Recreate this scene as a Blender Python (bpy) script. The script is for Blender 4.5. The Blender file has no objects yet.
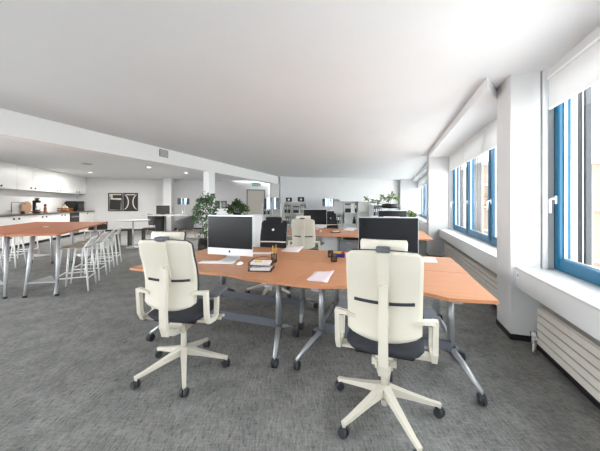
import bpy, bmesh, math, random
from mathutils import Vector, Matrix
random.seed(7)
PI = math.pi
R = math.radians
SC = bpy.context.scene
COL = SC.collection
FL, HC, HZ = 266.7, 1.4, 204.0          # focal length in px, camera height, horizon row

# ---------------------------------------------------------------- frames
E1 = Vector((.9486, -.3166, 0)); D1 = Vector((.3166, .9486, 0)); A1 = math.atan2(-.3166, .9486)
E2 = Vector((.958, .287, 0)); D2 = Vector((-.287, .958, 0)); A2 = math.atan2(.287, .958)
K0 = Vector((-11.15, 13.38, 0))
def W(e, d, z=0): return E1*e + D1*d + Vector((0, 0, z))
def K(x, y, z=0): return K0 + E2*x + D2*y + Vector((0, 0, z))
def P(u, Y, z=0): return Vector(((u-300)/FL*Y, Y, z))
H = 2.74

# ---------------------------------------------------------------- materials
def s2l(c):
    return tuple(((x/255)/12.92 if x/255 <= .04045 else ((x/255+.055)/1.055)**2.4) for x in c)+(1,)
def mat(name, rgb, rough=.5, metal=0, noise=0, nscale=20, bump=0, spec=.5, coat=0, sheen=0, stretch=None):
    m = bpy.data.materials.new(name); m.use_nodes = True
    nt = m.node_tree; b = nt.nodes['Principled BSDF']
    c = s2l(rgb)
    b.inputs['Base Color'].default_value = c
    b.inputs['Roughness'].default_value = rough
    b.inputs['Metallic'].default_value = metal
    b.inputs['Specular IOR Level'].default_value = spec
    b.inputs['Coat Weight'].default_value = coat
    if noise or bump:
        tc = nt.nodes.new('ShaderNodeTexCoord'); n = nt.nodes.new('ShaderNodeTexNoise')
        mp = nt.nodes.new('ShaderNodeMapping')
        if stretch: mp.inputs['Scale'].default_value = stretch
        nt.links.new(tc.outputs['Object'], mp.inputs['Vector']); nt.links.new(mp.outputs[0], n.inputs['Vector'])
        n.inputs['Scale'].default_value = nscale; n.inputs['Detail'].default_value = 6
        if noise:
            r = nt.nodes.new('ShaderNodeValToRGB')
            lo = tuple(max(0, x*(1-noise)) for x in c[:3])+(1,); hi = tuple(min(1, x*(1+noise)) for x in c[:3])+(1,)
            r.color_ramp.elements[0].position = .3; r.color_ramp.elements[1].position = .7
            r.color_ramp.elements[0].color = lo; r.color_ramp.elements[1].color = hi
            nt.links.new(n.outputs['Fac'], r.inputs['Fac']); nt.links.new(r.outputs['Color'], b.inputs['Base Color'])
        if bump:
            bp = nt.nodes.new('ShaderNodeBump'); bp.inputs['Strength'].default_value = bump; bp.inputs['Distance'].default_value = .003
            nt.links.new(n.outputs['Fac'], bp.inputs['Height']); nt.links.new(bp.outputs['Normal'], b.inputs['Normal'])
    return m

M = {}
M['wall'] = mat('wall_paint', (216, 216, 216), .85, noise=.015, nscale=3)
M['ceil'] = mat('ceiling_paint', (238, 239, 241), .9, noise=.01, nscale=2)
M['beam'] = mat('beam_paint', (246, 246, 245), .8)
M['white'] = mat('white_lacquer', (244, 244, 242), .35)
M['sill'] = mat('sill_board', (214, 214, 212), .35, noise=.03, nscale=12)
M['sillbox'] = mat('sill_box_paint', (232, 232, 231), .5)
M['skirt'] = mat('black_skirting', (28, 28, 30), .5)
M['rad'] = mat('radiator_enamel', (226, 220, 212), .5)
M['dark'] = mat('dark_gap', (40, 39, 38), .7)
M['blue'] = mat('blue_window_paint', (12, 102, 140), .35)
M['bluedark'] = mat('dark_gasket', (30, 36, 42), .5)
M['alu'] = mat('aluminium', (212, 214, 217), .3, metal=.5)
M['chrome'] = mat('chrome', (225, 228, 230), .08, metal=1)
M['steel'] = mat('brushed_grey_steel', (172, 174, 178), .33, metal=.55, noise=.04, nscale=60)
M['legalu'] = mat('satin_aluminium_leg', (196, 198, 202), .4, metal=.35)
M['greymetal'] = mat('grey_painted_metal', (104, 108, 116), .4, metal=.3)
M['desk'] = mat('beech_desktop', (198, 136, 94), .42, noise=.07, nscale=5, stretch=(.7, 12, 5))
M['deskedge'] = mat('beech_edge_band', (196, 128, 88), .42)
M['bar'] = mat('brown_tabletop', (178, 112, 80), .6, spec=.25, noise=.07, nscale=5, stretch=(9, .7, 5))
M['cream'] = mat('cream_plastic', (220, 214, 199), .38)
M['creamd'] = mat('cream_enamel', (220, 214, 200), .32)
M['fabric'] = mat('charcoal_fabric', (52, 54, 60), .9, noise=.2, nscale=300, bump=.4)
M['padgrey'] = mat('grey_arm_pad', (92, 95, 103), .6)
M['blackfab'] = mat('black_fabric', (24, 25, 28), .9, noise=.2, nscale=300, bump=.3)
M['rubber'] = mat('charcoal_rubber', (48, 49, 54), .55)
M['black'] = mat('black_plastic', (20, 20, 22), .4)
M['screen'] = mat('dark_screen_glass', (32, 33, 36), .22, spec=.2)
M['paper'] = mat('paper', (240, 236, 238), .8)
M['paperpink'] = mat('printed_paper', (234, 218, 220), .8, noise=.04, nscale=80)
M['yellow'] = mat('yellow_card', (226, 196, 60), .7)
M['red'] = mat('red_plastic', (190, 50, 45), .5)
M['violet'] = mat('deep_blue_plastic', (44, 40, 130), .4)
M['wood'] = mat('light_oak', (206, 168, 122), .5, noise=.1, nscale=8, stretch=(1, 1, 8))
M['board'] = mat('chopping_board_wood', (176, 138, 108), .6, noise=.12, nscale=9, stretch=(1, 8, 1))
M['brown'] = mat('brown_wood', (120, 74, 48), .55, noise=.15, nscale=12)
M['greyfab'] = mat('mid_grey_felt', (96, 96, 98), .95, noise=.1, nscale=200)
M['greytop'] = mat('light_grey_tabletop', (176, 178, 180), .4)
M['greymid'] = mat('mid_grey_lacquer', (140, 141, 143), .5)
M['stone'] = mat('dark_stone_counter', (96, 90, 74), .35, noise=.15, nscale=40)
M['leaf'] = mat('leaf_green', (78, 112, 72), .55, noise=.3, nscale=9)
M['leafl'] = mat('leaf_light_green', (112, 134, 72), .55, noise=.25, nscale=9)
M['leafd'] = mat('leaf_dark_green', (60, 84, 40), .6, noise=.3, nscale=9)
M['bark'] = mat('bark', (120, 104, 84), .8)
M['soil'] = mat('soil', (60, 48, 38), .95)
M['seatbeige'] = mat('taupe_seat_veneer', (172, 160, 146), .5, noise=.05, nscale=20)
M['door'] = mat('off_white_door', (208, 203, 194), .5)
M['green'] = mat('exit_green', (96, 218, 168), .5)
M['facade'] = mat('beige_render', (112, 98, 84), .9, noise=.05, nscale=1)
M['facadew'] = mat('pale_render', (170, 168, 164), .9)
M['street'] = mat('pale_asphalt', (178, 177, 175), .9)
M['win'] = mat('street_window_glass', (44, 48, 54), .2)
M['blind'] = mat('white_blind_fabric', (238, 238, 237), .85)
_nt = M['blind'].node_tree; _tr = _nt.nodes.new('ShaderNodeBsdfTranslucent'); _tr.inputs['Color'].default_value = (.8, .8, .8, 1); _mx = _nt.nodes.new('ShaderNodeMixShader'); _mx.inputs[0].default_value = .25
_nt.links.new(_nt.nodes['Principled BSDF'].outputs[0], _mx.inputs[1]); _nt.links.new(_tr.outputs[0], _mx.inputs[2]); _nt.links.new(_mx.outputs[0], _nt.nodes['Material Output'].inputs[0])
M['lampchrome'] = mat('smoked_chrome', (118, 128, 136), .08, metal=1)
M['photo'] = mat('framed_print_black', (24, 24, 26), .5)
M['mat_light'] = mat('print_cream', (214, 208, 196), .7)

def glassmat():
    m = bpy.data.materials.new('window_glass'); m.use_nodes = True; nt = m.node_tree; nt.nodes.clear()
    o = nt.nodes.new('ShaderNodeOutputMaterial'); t = nt.nodes.new('ShaderNodeBsdfTransparent'); g = nt.nodes.new('ShaderNodeBsdfGlossy')
    g.inputs['Roughness'].default_value = .02; t.inputs['Color'].default_value = (.95, .97, .97, 1)
    f = nt.nodes.new('ShaderNodeFresnel'); f.inputs['IOR'].default_value = 1.12
    mx = nt.nodes.new('ShaderNodeMixShader')
    ml = nt.nodes.new('ShaderNodeMath'); ml.operation = 'MULTIPLY'; ml.inputs[1].default_value = .4
    nt.links.new(f.outputs[0], ml.inputs[0]); nt.links.new(ml.outputs[0], mx.inputs[0]); nt.links.new(t.outputs[0], mx.inputs[1]); nt.links.new(g.outputs[0], mx.inputs[2])
    nt.links.new(mx.outputs[0], o.inputs[0]); return m
M['glass'] = glassmat()

def carpetmat():
    m = bpy.data.materials.new('woven_grey_carpet'); m.use_nodes = True; nt = m.node_tree; b = nt.nodes['Principled BSDF']
    b.inputs['Roughness'].default_value = .95; b.inputs['Specular IOR Level'].default_value = .15
    tc = nt.nodes.new('ShaderNodeTexCoord')
    def nz(scale, sx, sy, rot, detail=4):
        mp = nt.nodes.new('ShaderNodeMapping'); mp.inputs['Scale'].default_value = (sx, sy, 1); mp.inputs['Rotation'].default_value = (0, 0, rot)
        n = nt.nodes.new('ShaderNodeTexNoise'); n.inputs['Scale'].default_value = scale; n.inputs['Detail'].default_value = detail
        n.inputs['Roughness'].default_value = .65
        nt.links.new(tc.outputs['Object'], mp.inputs[0]); nt.links.new(mp.outputs[0], n.inputs['Vector']); return n
    a = nz(11, 7, 1.1, A1*-1, 5); c = nz(11, 1.1, 7, A1*-1, 4); g = nz(4, 1, 1, 0, 5); fine = nz(150, 1, 1, 0, 2)
    def mth(op, x, y):
        k = nt.nodes.new('ShaderNodeMath'); k.operation = op
        for i, q in enumerate((x, y)):
            if isinstance(q, (int, float)): k.inputs[i].default_value = q
            else: nt.links.new(q, k.inputs[i])
        return k.outputs[0]
    s = mth('ADD', mth('MULTIPLY', a.outputs['Fac'], .30), mth('MULTIPLY', c.outputs['Fac'], .20))
    s = mth('ADD', s, mth('MULTIPLY', g.outputs['Fac'], .24)); s = mth('ADD', s, mth('MULTIPLY', fine.outputs['Fac'], .26))
    # short dark flecks woven into the pile
    fl = nz(44, 1.6, .45, A1*-1+.25, 3); k1 = nt.nodes.new('ShaderNodeMapRange'); nt.links.new(fl.outputs['Fac'], k1.inputs['Value'])
    k1.inputs['From Min'].default_value = .36; k1.inputs['From Max'].default_value = .44; k1.inputs['To Min'].default_value = -.08; k1.inputs['To Max'].default_value = 0
    s = mth('ADD', s, k1.outputs[0])
    r = nt.nodes.new('ShaderNodeValToRGB'); nt.links.new(s, r.inputs['Fac'])
    e = r.color_ramp.elements
    e[0].position = .36; e[0].color = s2l((82, 82, 82)); e[1].position = .64; e[1].color = s2l((164, 164, 161))
    k = r.color_ramp.elements.new(.5); k.color = s2l((130, 130, 128))
    nt.links.new(r.outputs['Color'], b.inputs['Base Color'])
    bp = nt.nodes.new('ShaderNodeBump'); bp.inputs['Strength'].default_value = .5; bp.inputs['Distance'].default_value = .004
    nt.links.new(fine.outputs['Fac'], bp.inputs['Height']); nt.links.new(bp.outputs['Normal'], b.inputs['Normal'])
    return m
M['carpet'] = carpetmat()

# ---------------------------------------------------------------- mesh builder
class MB:
    def __init__(s): s.bm = bmesh.new(); s.mats = []; s.cur = 0
    def m(s, key):
        if key not in s.mats: s.mats.append(key)
        s.cur = s.mats.index(key); return s
    def _fin(s, faces):
        for f in faces: f.material_index = s.cur
    def box(s, c, size, bev=0, rot=None, seg=2):
        r = bmesh.ops.create_cube(s.bm, size=1); vs = r['verts']
        mt = Matrix.Translation(Vector(c)) @ (rot.to_4x4() if rot else Matrix()) @ Matrix.Diagonal((size[0], size[1], size[2], 1))
        for v in vs: v.co = mt @ v.co
        fs = list({f for v in vs for f in v.link_faces})
        if bev:
            es = list({e for v in vs for e in v.link_edges})
            b = bmesh.ops.bevel(s.bm, geom=es, offset=bev, segments=seg, affect='EDGES', clamp_overlap=True)
            fs = list({f for v in b['verts'] for f in v.link_faces})
        s._fin(fs); return s
    def bb(s, x0, x1, y0, y1, z0, z1, bev=0): return s.box(((x0+x1)/2, (y0+y1)/2, (z0+z1)/2), (x1-x0, y1-y0, z1-z0), bev)
    def prism(s, pts, z0, z1, bev=0):
        vb = [s.bm.verts.new((p[0], p[1], z0)) for p in pts]; vt = [s.bm.verts.new((p[0], p[1], z1)) for p in pts]
        n = len(pts); fs = [s.bm.faces.new(vt), s.bm.faces.new(vb[::-1])]
        for i in range(n): fs.append(s.bm.faces.new((vb[i], vb[(i+1) % n], vt[(i+1) % n], vt[i])))
        if bev:
            es = [e for e in fs[0].edges]
            b = bmesh.ops.bevel(s.bm, geom=es, offset=bev, segments=2, affect='EDGES'); fs = list({f for f in fs if f.is_valid} | set(b['faces']) | {f for v in b['verts'] for f in v.link_faces})
        s._fin(fs); return s
    def ring(s, c, ax, r, n, rx=None):
        ax = Vector(ax).normalized(); up = Vector((0, 0, 1)) if abs(ax.z) < .95 else Vector((0, 1, 0))
        a = ax.cross(up).normalized(); b = a.cross(ax).normalized()
        return [s.bm.verts.new(Vector(c)+a*math.cos(2*PI*i/n)*r+b*math.sin(2*PI*i/n)*(rx or r)) for i in range(n)]
    def tube(s, pts, rad, n=10, flat=None, cap=True):
        pts = [Vector(p) for p in pts]
        rads = rad if isinstance(rad, (list, tuple)) else [rad]*len(pts); rings = []
        for i, p in enumerate(pts):
            if i == 0: t = pts[1]-p
            elif i == len(pts)-1: t = p-pts[i-1]
            else: t = (pts[i+1]-p).normalized()+(p-pts[i-1]).normalized()
            rings.append(s.ring(p, t, rads[i], n, rads[i]*flat if flat else None))
        fs = []
        for a, b in zip(rings, rings[1:]):
            for i in range(n): fs.append(s.bm.faces.new((a[i], a[(i+1) % n], b[(i+1) % n], b[i])))
        for f in fs: f.smooth = True
        if cap: fs.append(s.bm.faces.new(rings[0][::-1])); fs.append(s.bm.faces.new(rings[-1]))
        s._fin(fs); return s
    def barr(s, pts, w, h):
        """rectangular bar swept along points; w sideways, h across, lists allowed"""
        pts = [Vector(p) for p in pts]; n = len(pts)
        ws = w if isinstance(w, (list, tuple)) else [w]*n; hs = h if isinstance(h, (list, tuple)) else [h]*n
        rings = []
        ref = None
        for i, p in enumerate(pts):
            if i == 0: t = pts[1]-p
            elif i == n-1: t = p-pts[i-1]
            else: t = (pts[i+1]-p).normalized()+(p-pts[i-1]).normalized()
            t.normalize()
            up = Vector((0, 0, 1)) if abs(t.z) < .9 else (ref if ref is not None else Vector((0, 1, 0)))
            a = t.cross(up).normalized(); b = a.cross(t).normalized(); ref = b
            rings.append([s.bm.verts.new(p+a*x*ws[i]/2+b*y*hs[i]/2) for x, y in ((-1, -1), (1, -1), (1, 1), (-1, 1))])
        fs = []
        for A, B in zip(rings, rings[1:]):
            for i in range(4): fs.append(s.bm.faces.new((A[i], A[(i+1) % 4], B[(i+1) % 4], B[i])))
        fs.append(s.bm.faces.new(rings[0][::-1])); fs.append(s.bm.faces.new(rings[-1]))
        s._fin(fs); return s
    def lathe(s, prof, c=(0, 0, 0), n=24):
        rings = []; fs = []
        for r, z in prof: rings.append([s.bm.verts.new((c[0]+r*math.cos(2*PI*i/n), c[1]+r*math.sin(2*PI*i/n), c[2]+z)) for i in range(n)])
        for a, b in zip(rings, rings[1:]):
            for i in range(n):
                f = s.bm.faces.new((a[i], a[(i+1) % n], b[(i+1) % n], b[i])); f.smooth = True; fs.append(f)
        fs.append(s.bm.faces.new(rings[0][::-1])); fs.append(s.bm.faces.new(rings[-1])); s._fin(fs); return s
    def sheet(s, fn, off, nx=14, ny=14):
        """closed shell: fn(s,t) for s,t in -1..1, thickness vector off"""
        off = Vector(off); g0 = [[None]*(nx+1) for _ in range(ny+1)]; g1 = [[None]*(nx+1) for _ in range(ny+1)]
        for j in range(ny+1):
            for i in range(nx+1):
                p = Vector(fn(-1+2*i/nx, -1+2*j/ny)); g0[j][i] = s.bm.verts.new(p); g1[j][i] = s.bm.verts.new(p+off)
        fs = []
        for j in range(ny):
            for i in range(nx):
                f = s.bm.faces.new((g0[j][i], g0[j][i+1], g0[j+1][i+1], g0[j+1][i])); f.smooth = True; fs.append(f)
                f = s.bm.faces.new((g1[j][i], g1[j+1][i], g1[j+1][i+1], g1[j][i+1])); f.smooth = True; fs.append(f)
        for i in range(nx):
            fs.append(s.bm.faces.new((g0[0][i+1], g0[0][i], g1[0][i], g1[0][i+1]))); fs.append(s.bm.faces.new((g0[ny][i], g0[ny][i+1], g1[ny][i+1], g1[ny][i])))
        for j in range(ny):
            fs.append(s.bm.faces.new((g0[j][0], g0[j+1][0], g1[j+1][0], g1[j][0]))); fs.append(s.bm.faces.new((g0[j+1][nx], g0[j][nx], g1[j][nx], g1[j+1][nx])))
        s._fin(fs); return s
    def quad(s, pts):
        f = s.bm.faces.new([s.bm.verts.new(Vector(p)) for p in pts]); s._fin([f]); return s
    def xform(s, mt):
        bmesh.ops.transform(s.bm, matrix=mt, verts=s.bm.verts[:]); return s
    def build(s, name, parent=None, loc=None, rz=0):
        bmesh.ops.recalc_face_normals(s.bm, faces=s.bm.faces[:])
        me = bpy.data.meshes.new(name); s.bm.to_mesh(me); s.bm.free()
        for k in s.mats: me.materials.append(M[k])
        o = bpy.data.objects.new(name, me); COL.objects.link(o)
        if parent: o.parent = parent
        if loc is not None: o.location = loc
        o.rotation_euler.z = rz
        return o
def B(key): return MB().m(key)
def rr(x, y, w, h, r, n=5):
    """rounded rectangle outline"""
    out = []
    for cx, cy, a0 in ((x+w/2-r, y+h/2-r, 0), (x-w/2+r, y+h/2-r, 90), (x-w/2+r, y-h/2+r, 180), (x+w/2-r, y-h/2+r, 270)):
        for i in range(n+1):
            a = R(a0+90*i/n); out.append((cx+r*math.cos(a), cy+r*math.sin(a)))
    return out
def tag(o, label=None, cat=None, group=None, kind=None):
    if label: o['label'] = label
    if cat: o['category'] = cat
    if group: o['group'] = group
    if kind: o['kind'] = kind
    return o
def thing(name, label, cat, loc=(0, 0, 0), rz=0, group=None):
    o = bpy.data.objects.new(name, None); COL.objects.link(o); o.location = loc; o.rotation_euler.z = rz
    o.empty_display_size = .1
    return tag(o, label, cat, group)
def struct(o, label=None):
    o['kind'] = 'structure'
    if label: o['label'] = label
    return o
KIDS = {}
def copy_tree(o, parent=None):
    c = o.copy(); COL.objects.link(c)
    if parent: c.parent = parent
    for ch in [x for x in bpy.data.objects if x.parent == o]: copy_tree(ch, c)
    return c
def dup(o, loc, rz, label, group=None, zscale=None):
    c = copy_tree(o); c.location = loc; c.rotation_euler.z = rz; c['label'] = label
    if group: c['group'] = group
    return c

# ================================================================ SETTING
fl = B('carpet').quad([(-16, -6, 0), (10, -6, 0), (10, 22, 0), (-16, 22, 0)])
# clip the floor to the building outline on the window side
fl.bm.free(); fl = B('carpet')
wr = 1.60
fpts = [W(wr, -6), W(wr, 17.2), (6.5, 17.5, 0), (-12, 14, 0), K(-.05, .2), K(-.05, -20)]
fl.prism([(p[0], p[1]) for p in fpts], -.3, 0)
struct(fl.build('floor'), 'grey woven carpet floor')
cl = B('ceil').prism([(p[0], p[1]) for p in [W(wr+.25, -6), W(wr+.25, 17.2), (6.5, 17.5, 0), (-12, 14, 0), K(-.2, .2), K(-.2, -20)]], H, H+.3)
struct(cl.build('ceiling'), 'white painted ceiling')

def wallseg(mb, a, b, z0, z1, th=.15, side=1):
    a = Vector(a); b = Vector(b); t = (b-a).normalized(); n = Vector((-t.y, t.x, 0))*th*side
    mb.prism([(a.x, a.y), (b.x, b.y), ((b+n).x, (b+n).y), ((a+n).x, (a+n).y)], z0, z1)
# main back wall
w = B('wall'); wallseg(w, (-.95, 13.0, 0), (6.85, 15.32, 0), 0, H, .15, 1); struct(w.build('wall_back'))
w = B('wall'); wallseg(w, (-1.0, 13.15, 0), (-1.9, 16.15, 0), 0, H, .15, -1); struct(w.build('wall_recess'))
w = B('wall'); wallseg(w, K(-.1, 0), (-1.7, 16.2, 0), 0, H, .15, 1); struct(w.build('wall_back_left'))
w = B('wall'); wallseg(w, K(0, .1), K(0, -9.5), 0, H, .15, -1); wallseg(w, K(0, -9.5), K(0, -20.2), 0, .5, .15, -1); wallseg(w, K(0, -9.5), K(0, -20.2), 2.6, H, .15, -1); struct(w.build('wall_left'))  # open band behind the camera is added to light ceiling and piers
# pilaster at the end of the beam and on the back-left wall, and by the window corner
w = B('wall').bb(-5.5, -5.08, 12.0, 12.45, 0, H).xform(Matrix.Rotation(A1, 4, 'Z')); struct(w.build('trim_1'), 'white pilaster under the far end of the ceiling beam')
p = P(168.7, 14.0); w = B('wall').box((0, 0, H/2), (.38, .9, H)); struct(w.build('trim_2', None, p, A2), 'white pilaster on the far wall behind the meeting table')
a = W(.95, 16.0); w = B('wall').bb(-.36, .7, -.4, .4, 0, H); struct(w.build('trim_3', None, a, A1), 'white corner pier at the far end of the window wall')
w = B('wall').bb(-11, -9, -5.9, -5.75, 0, H).bb(-9, -5.5, -5.9, -5.75, 0, .4).bb(-9, 3, -5.9, -5.75, 2.6, H).bb(-5.5, 3, -5.9, -5.75, 0, 2.6); struct(w.build('wall_rear_unseen'))  # unseen wall, added with a small opening to limit light from behind
# skirting
def skirt(name, a, b, th, side):
    w = B('skirt'); wallseg(w, a, b, 0, .07, th, side); struct(w.build(name))
skirt('baseboard_back', (-.9, 13.0, 0), (6.85, 15.31, 0), .012, -1)
skirt('baseboard_left', K(.0, 0), (-1.7, 16.18, 0), .012, -1)

# beam
w = B('beam').bb(-5.45, -5.15, -5, 12.1, 2.38, H).xform(Matrix.Rotation(A1, 4, 'Z')); struct(w.build('trim_4'), 'white ceiling beam running towards the back wall')
# pillar under the beam
w = B('beam').bb(-5.35, -5.15, 6.76, 7.05, 0, 2.38).xform(Matrix.Rotation(A1, 4, 'Z')); struct(w.build('trim_5'), 'slim white pillar under the ceiling beam')

# window wall ----------------------------------------------------
RZ1 = Matrix.Rotation(A1, 4, 'Z')
w = B('wall').bb(1.50, 1.75, -5.6, 16.8, 0, .75).bb(1.50, 1.85, -5.6, 16.8, 2.62, H); struct(w.xform(RZ1).build('wall_right'))
C0 = 3.308
def pier(n, d0, d1, e0, lab):
    w = B('wall').bb(e0, 1.444, d0, d1, 0, H).bb(1.444, 1.82, d0+.03, d1-.03, 0, H).bb(1.46, 1.50, d0-.012, d0+.04, .75, H).m('skirt').bb(e0-.006, 1.45, d0-.008, d1+.008, 0, .06)
    struct(w.xform(RZ1).build('trim_%d' % n), lab)
pier(6, C0, C0+.37, 1.194, 'near white pier between the windows')
pier(7, 7.71, 8.1, .99, 'far white pier between the windows')
# ceiling soffit between the piers
w = B('ceil').prism([(.98, C0-.014), (1.194, C0+.37), (1.6, C0+.37), (1.6, 7.72), (.98, 7.72)], 2.625, H).xform(RZ1)
struct(w.build('trim_8'), 'lowered ceiling panel along the windows')
w = B('ceil').prism([(1.2, 8.1), (1.6, 8.1), (1.6, 16.2), (1.2, 16.2)], 2.625, H).xform(RZ1)
struct(w.build('trim_9'), 'lowered ceiling strip above the distant windows')
def sillbox(n, d0, d1):
    w = B('sillbox').bb(1.238, 1.56, d0, d1, .55, .735).m('sill').bb(1.228, 1.57, d0, d1, .735, .755, .003)
    struct(w.xform(RZ1).build('trim_%d' % n), 'boxed window sill')
sillbox(10, -5, C0-.001); sillbox(11, C0+.371, 7.709); sillbox(12, 8.101, 16)

def window(n, d_hi, cnt, sw, handles=True):
    z0, z1 = .757, 2.62
    root = bpy.data.objects.new('window_%d' % n, None); COL.objects.link(root); root['kind'] = 'structure'; root['label'] = 'blue framed window'
    root.location = W(1.58, d_hi); root.rotation_euler.z = A1
    L = cnt*sw
    f = B('blue').bb(-.02, .09, -.05, 0, z0, z1, .004).bb(-.02, .09, -L, -L+.05, z0, z1, .004).bb(-.02, .09, -L+.05, -.05, z0, z0+.05).bb(-.02, .09, -L+.05, -.05, z1-.05, z1)
    for k in range(1, cnt): f.bb(-.015, .09, -k*sw-.03, -k*sw+.03, z0+.05, z1-.05)
    # outer blind guide rails
    for k in range(cnt):
        for yy in (-k*sw, -(k+1)*sw+.0):
            sg = -1 if yy == -k*sw else 1
            f.m('dark').bb(.10, .13, min(yy+sg*.125, yy+sg*.14), max(yy+sg*.125, yy+sg*.14), z0, z1).m('bluedark').bb(.13, .17, min(yy+sg*.15, yy+sg*.185), max(yy+sg*.15, yy+sg*.185), z0, z1)
    f.build('window_frame', root)
    for k in range(cnt):
        y1 = -k*sw-(.045 if k == 0 else .02); y0 = -(k+1)*sw+(.045 if k == cnt-1 else .02)
        s = B('blue').bb(-.035, .055, y1-.075, y1, z0+.04, z1-.04, .006).bb(-.035, .055, y0, y0+.075, z0+.04, z1-.04, .006).bb(-.035, .055, y0+.075, y1-.075, z0+.04, z0+.115, .004).bb(-.035, .055, y0+.075, y1-.075, z1-.115, z1-.04, .004)
        s.m('bluedark').bb(-.037, -.02, y1-.006, y1+.004, z0+.04, z1-.04)
        s.m('alu').bb(.0, .02, y1-.09, y1-.075, z0+.115, z1-.115).bb(.0, .02, y0+.075, y0+.09, z0+.115, z1-.115).bb(.0, .02, y0+.075, y1-.075, z0+.115, z0+.128)
        so = s.build('sash', root)
        g = B('glass').quad([(.012, y0+.075, z0+.115), (.012, y1-.075, z0+.115), (.012, y1-.075, z1-.115), (.012, y0+.075, z1-.115)])
        g.build('pane', so)
        if handles:
            h = B('white').bb(-.047, -.035, y1-.052, y1-.022, 1.40, 1.48, .003).tube([(-.047, y1-.037, 1.45), (-.085, y1-.037, 1.45)], .009).tube([(-.085, y1-.030, 1.45), (-.087, y1-.037, 1.44), (-.087, y1-.037, 1.31)], [.011, .012, .010])
            h.build('handle', so)
    return root
window(1, C0+.02, 6, 1.29)
window(2, 7.70, 3, 1.325)
window(3, 16.0, 6, 1.30, False)

# blinds ---------------------------------------------------------
def blind(d0, d1, zb, label):
    r = thing('roller_blind', label, 'blind', W(1.47, d1, 0), A1, 'white roller blinds over the windows')
    L = d1-d0
    B('blind').bb(-.006, .006, -L, 0, zb, 2.615).build('fabric', r)
    B('white').bb(-.012, .012, -L, 0, zb-.02, zb, .004).build('bottom_rail', r)
    B('white').bb(-.02, .06, -L, 0, 2.6, 2.624, .004).build('cassette', r)
    return r
blind(C0-.88, C0-.10, 2.33, 'white roller blind over the nearest window, left of its cord gap')
blind(C0-2.2, C0-.93, 2.33, 'white roller blind over the nearest window, at the right picture edge')
for k in range(3): blind(C0+.39+k*1.33, C0+.39+(k+1)*1.33-.02, 2.25, 'white roller blind on the three-part window between the piers, %s' % ('nearest of its row', 'middle of its row', 'farthest of its row')[k])

for k in range(5): blind(8.2+k*1.55, 8.2+(k+1)*1.55-.03, 2.25, 'distant white roller blind beyond the far pier, ' + ('nearest', 'second', 'third', 'fourth', 'farthest')[k] + ' of five')
for k in range(4): blind(C0-3.55-k*1.3, C0-2.25-k*1.3, 1.35, 'unseen white roller blind added behind the viewpoint to cut daylight, ' + ('nearest', 'second', 'third', 'farthest')[k] + ' of four')  # unseen blinds, added to dim the ceiling near the windows
# radiators ------------------------------------------------------
def radiator(d0, d1, label):
    r = thing('radiator', label, 'radiator', W(1.30, d1, 0), A1, 'ribbed panel radiators under the sills')
    L = d1-d0; zb, zt = .10, .455; n = 5; h = (zt-zb)/n
    b = B('dark').bb(.012, .06, -L+.01, -.01, zb+.005, zt-.005).m('rad')
    for k in range(n): b.bb(0, .02, -L, 0, zb+k*h+.005, zb+(k+1)*h-.005, .003)
    b.bb(.03, .065, -L, 0, zb, zt, .004)
    b.build('panel', r)
    B('rad').bb(.0, .10, -L, 0, zt, zt+.012, .003).build('top_grille', r)
    B('rad').bb(.065, .14, -.3, -.26, .2, zt).build('bracket', r); B('rad').bb(.065, .14, -L+.26, -L+.3, .2, zt).build('bracket', r)
    p = B('white').tube([(.02, 0, .13), (.02, .05, .13), (.0, .06, .11), (.0, .06, .0)], .011).tube([(.03, -.01, .13), (.03, .10, .13), (.03, .11, .0)], .011)
    pp = p.build('pipe', r)
    B('alu').tube([(.0, .06, .085), (.0, .06, .15)], [.016, .016]).m('white').tube([(.0, .06, .15), (.0, .06, .19)], [.022, .018]).build('valve', pp)
    return r
radiator(-3.0, C0-.27, 'ribbed beige radiator under the nearest window sill')
radiator(C0+.55, 7.4, 'ribbed radiator under the sill between the two white piers')
radiator(8.4, 15.2, 'distant ribbed radiator under the sill beyond the far pier')
w = B('skirt').bb(1.36, 1.5, -5, C0, 0, .11).bb(1.36, 1.5, C0+.37, 7.7, 0, .11).xform(RZ1); struct(w.build('baseboard_right'))
s = B('white').bb(-.006, 0, -.03, .03, -.028, .028, .003).m('greymid').bb(-.008, -.005, -.012, .012, -.012, .012, .002)
tag(s.build('power_socket', None, W(1.238, C0-.06, .68), A1), 'small white socket on the face of the sill box beside the near pier', 'socket')

# exterior -------------------------------------------------------
def house(name, c, size, floors, bays, key, label, rz=0):
    r = thing(name, label, 'building', c, rz); w_, d_, h_ = size
    B(key).bb(0, w_, 0, d_, 0, h_).build('wall', r)
    B('facadew').bb(-.2, w_+.2, -.3, d_+.2, h_, h_+.35).build('cornice', r)
    for i in range(floors):
        for j in range(bays):
            x = (j+.5)*w_/bays; z = (i+.5)*h_/floors
            q = B('facadew').bb(x-.85, x+.85, -.06, .1, z-1.0, z+1.0).build('window', r)
            B('win').bb(x-.7, x+.7, -.08, -.05, z-.85, z+.85).build('pane', q)
        B('facadew').bb(0, w_, -.7, 0, (i+.08)*h_/floors, (i+.08)*h_/floors+.18).build('balcony', r)
house('apartment_building', (28.3, 41, -10), (3.4, 10, 17.5), 5, 1, 'facade', 'narrow beige building seen through the middle window')
house('apartment_building', (20.4, 18.5, -10), (12, 10, 14.2), 4, 4, 'facade', 'beige building with railings at the right edge of the nearest window')
g = B('street').quad([(-90, -90, -10), (120, -90, -10), (120, 160, -10), (-90, 160, -10)]); struct(g.build('street'), 'pale street far below the windows')

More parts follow.
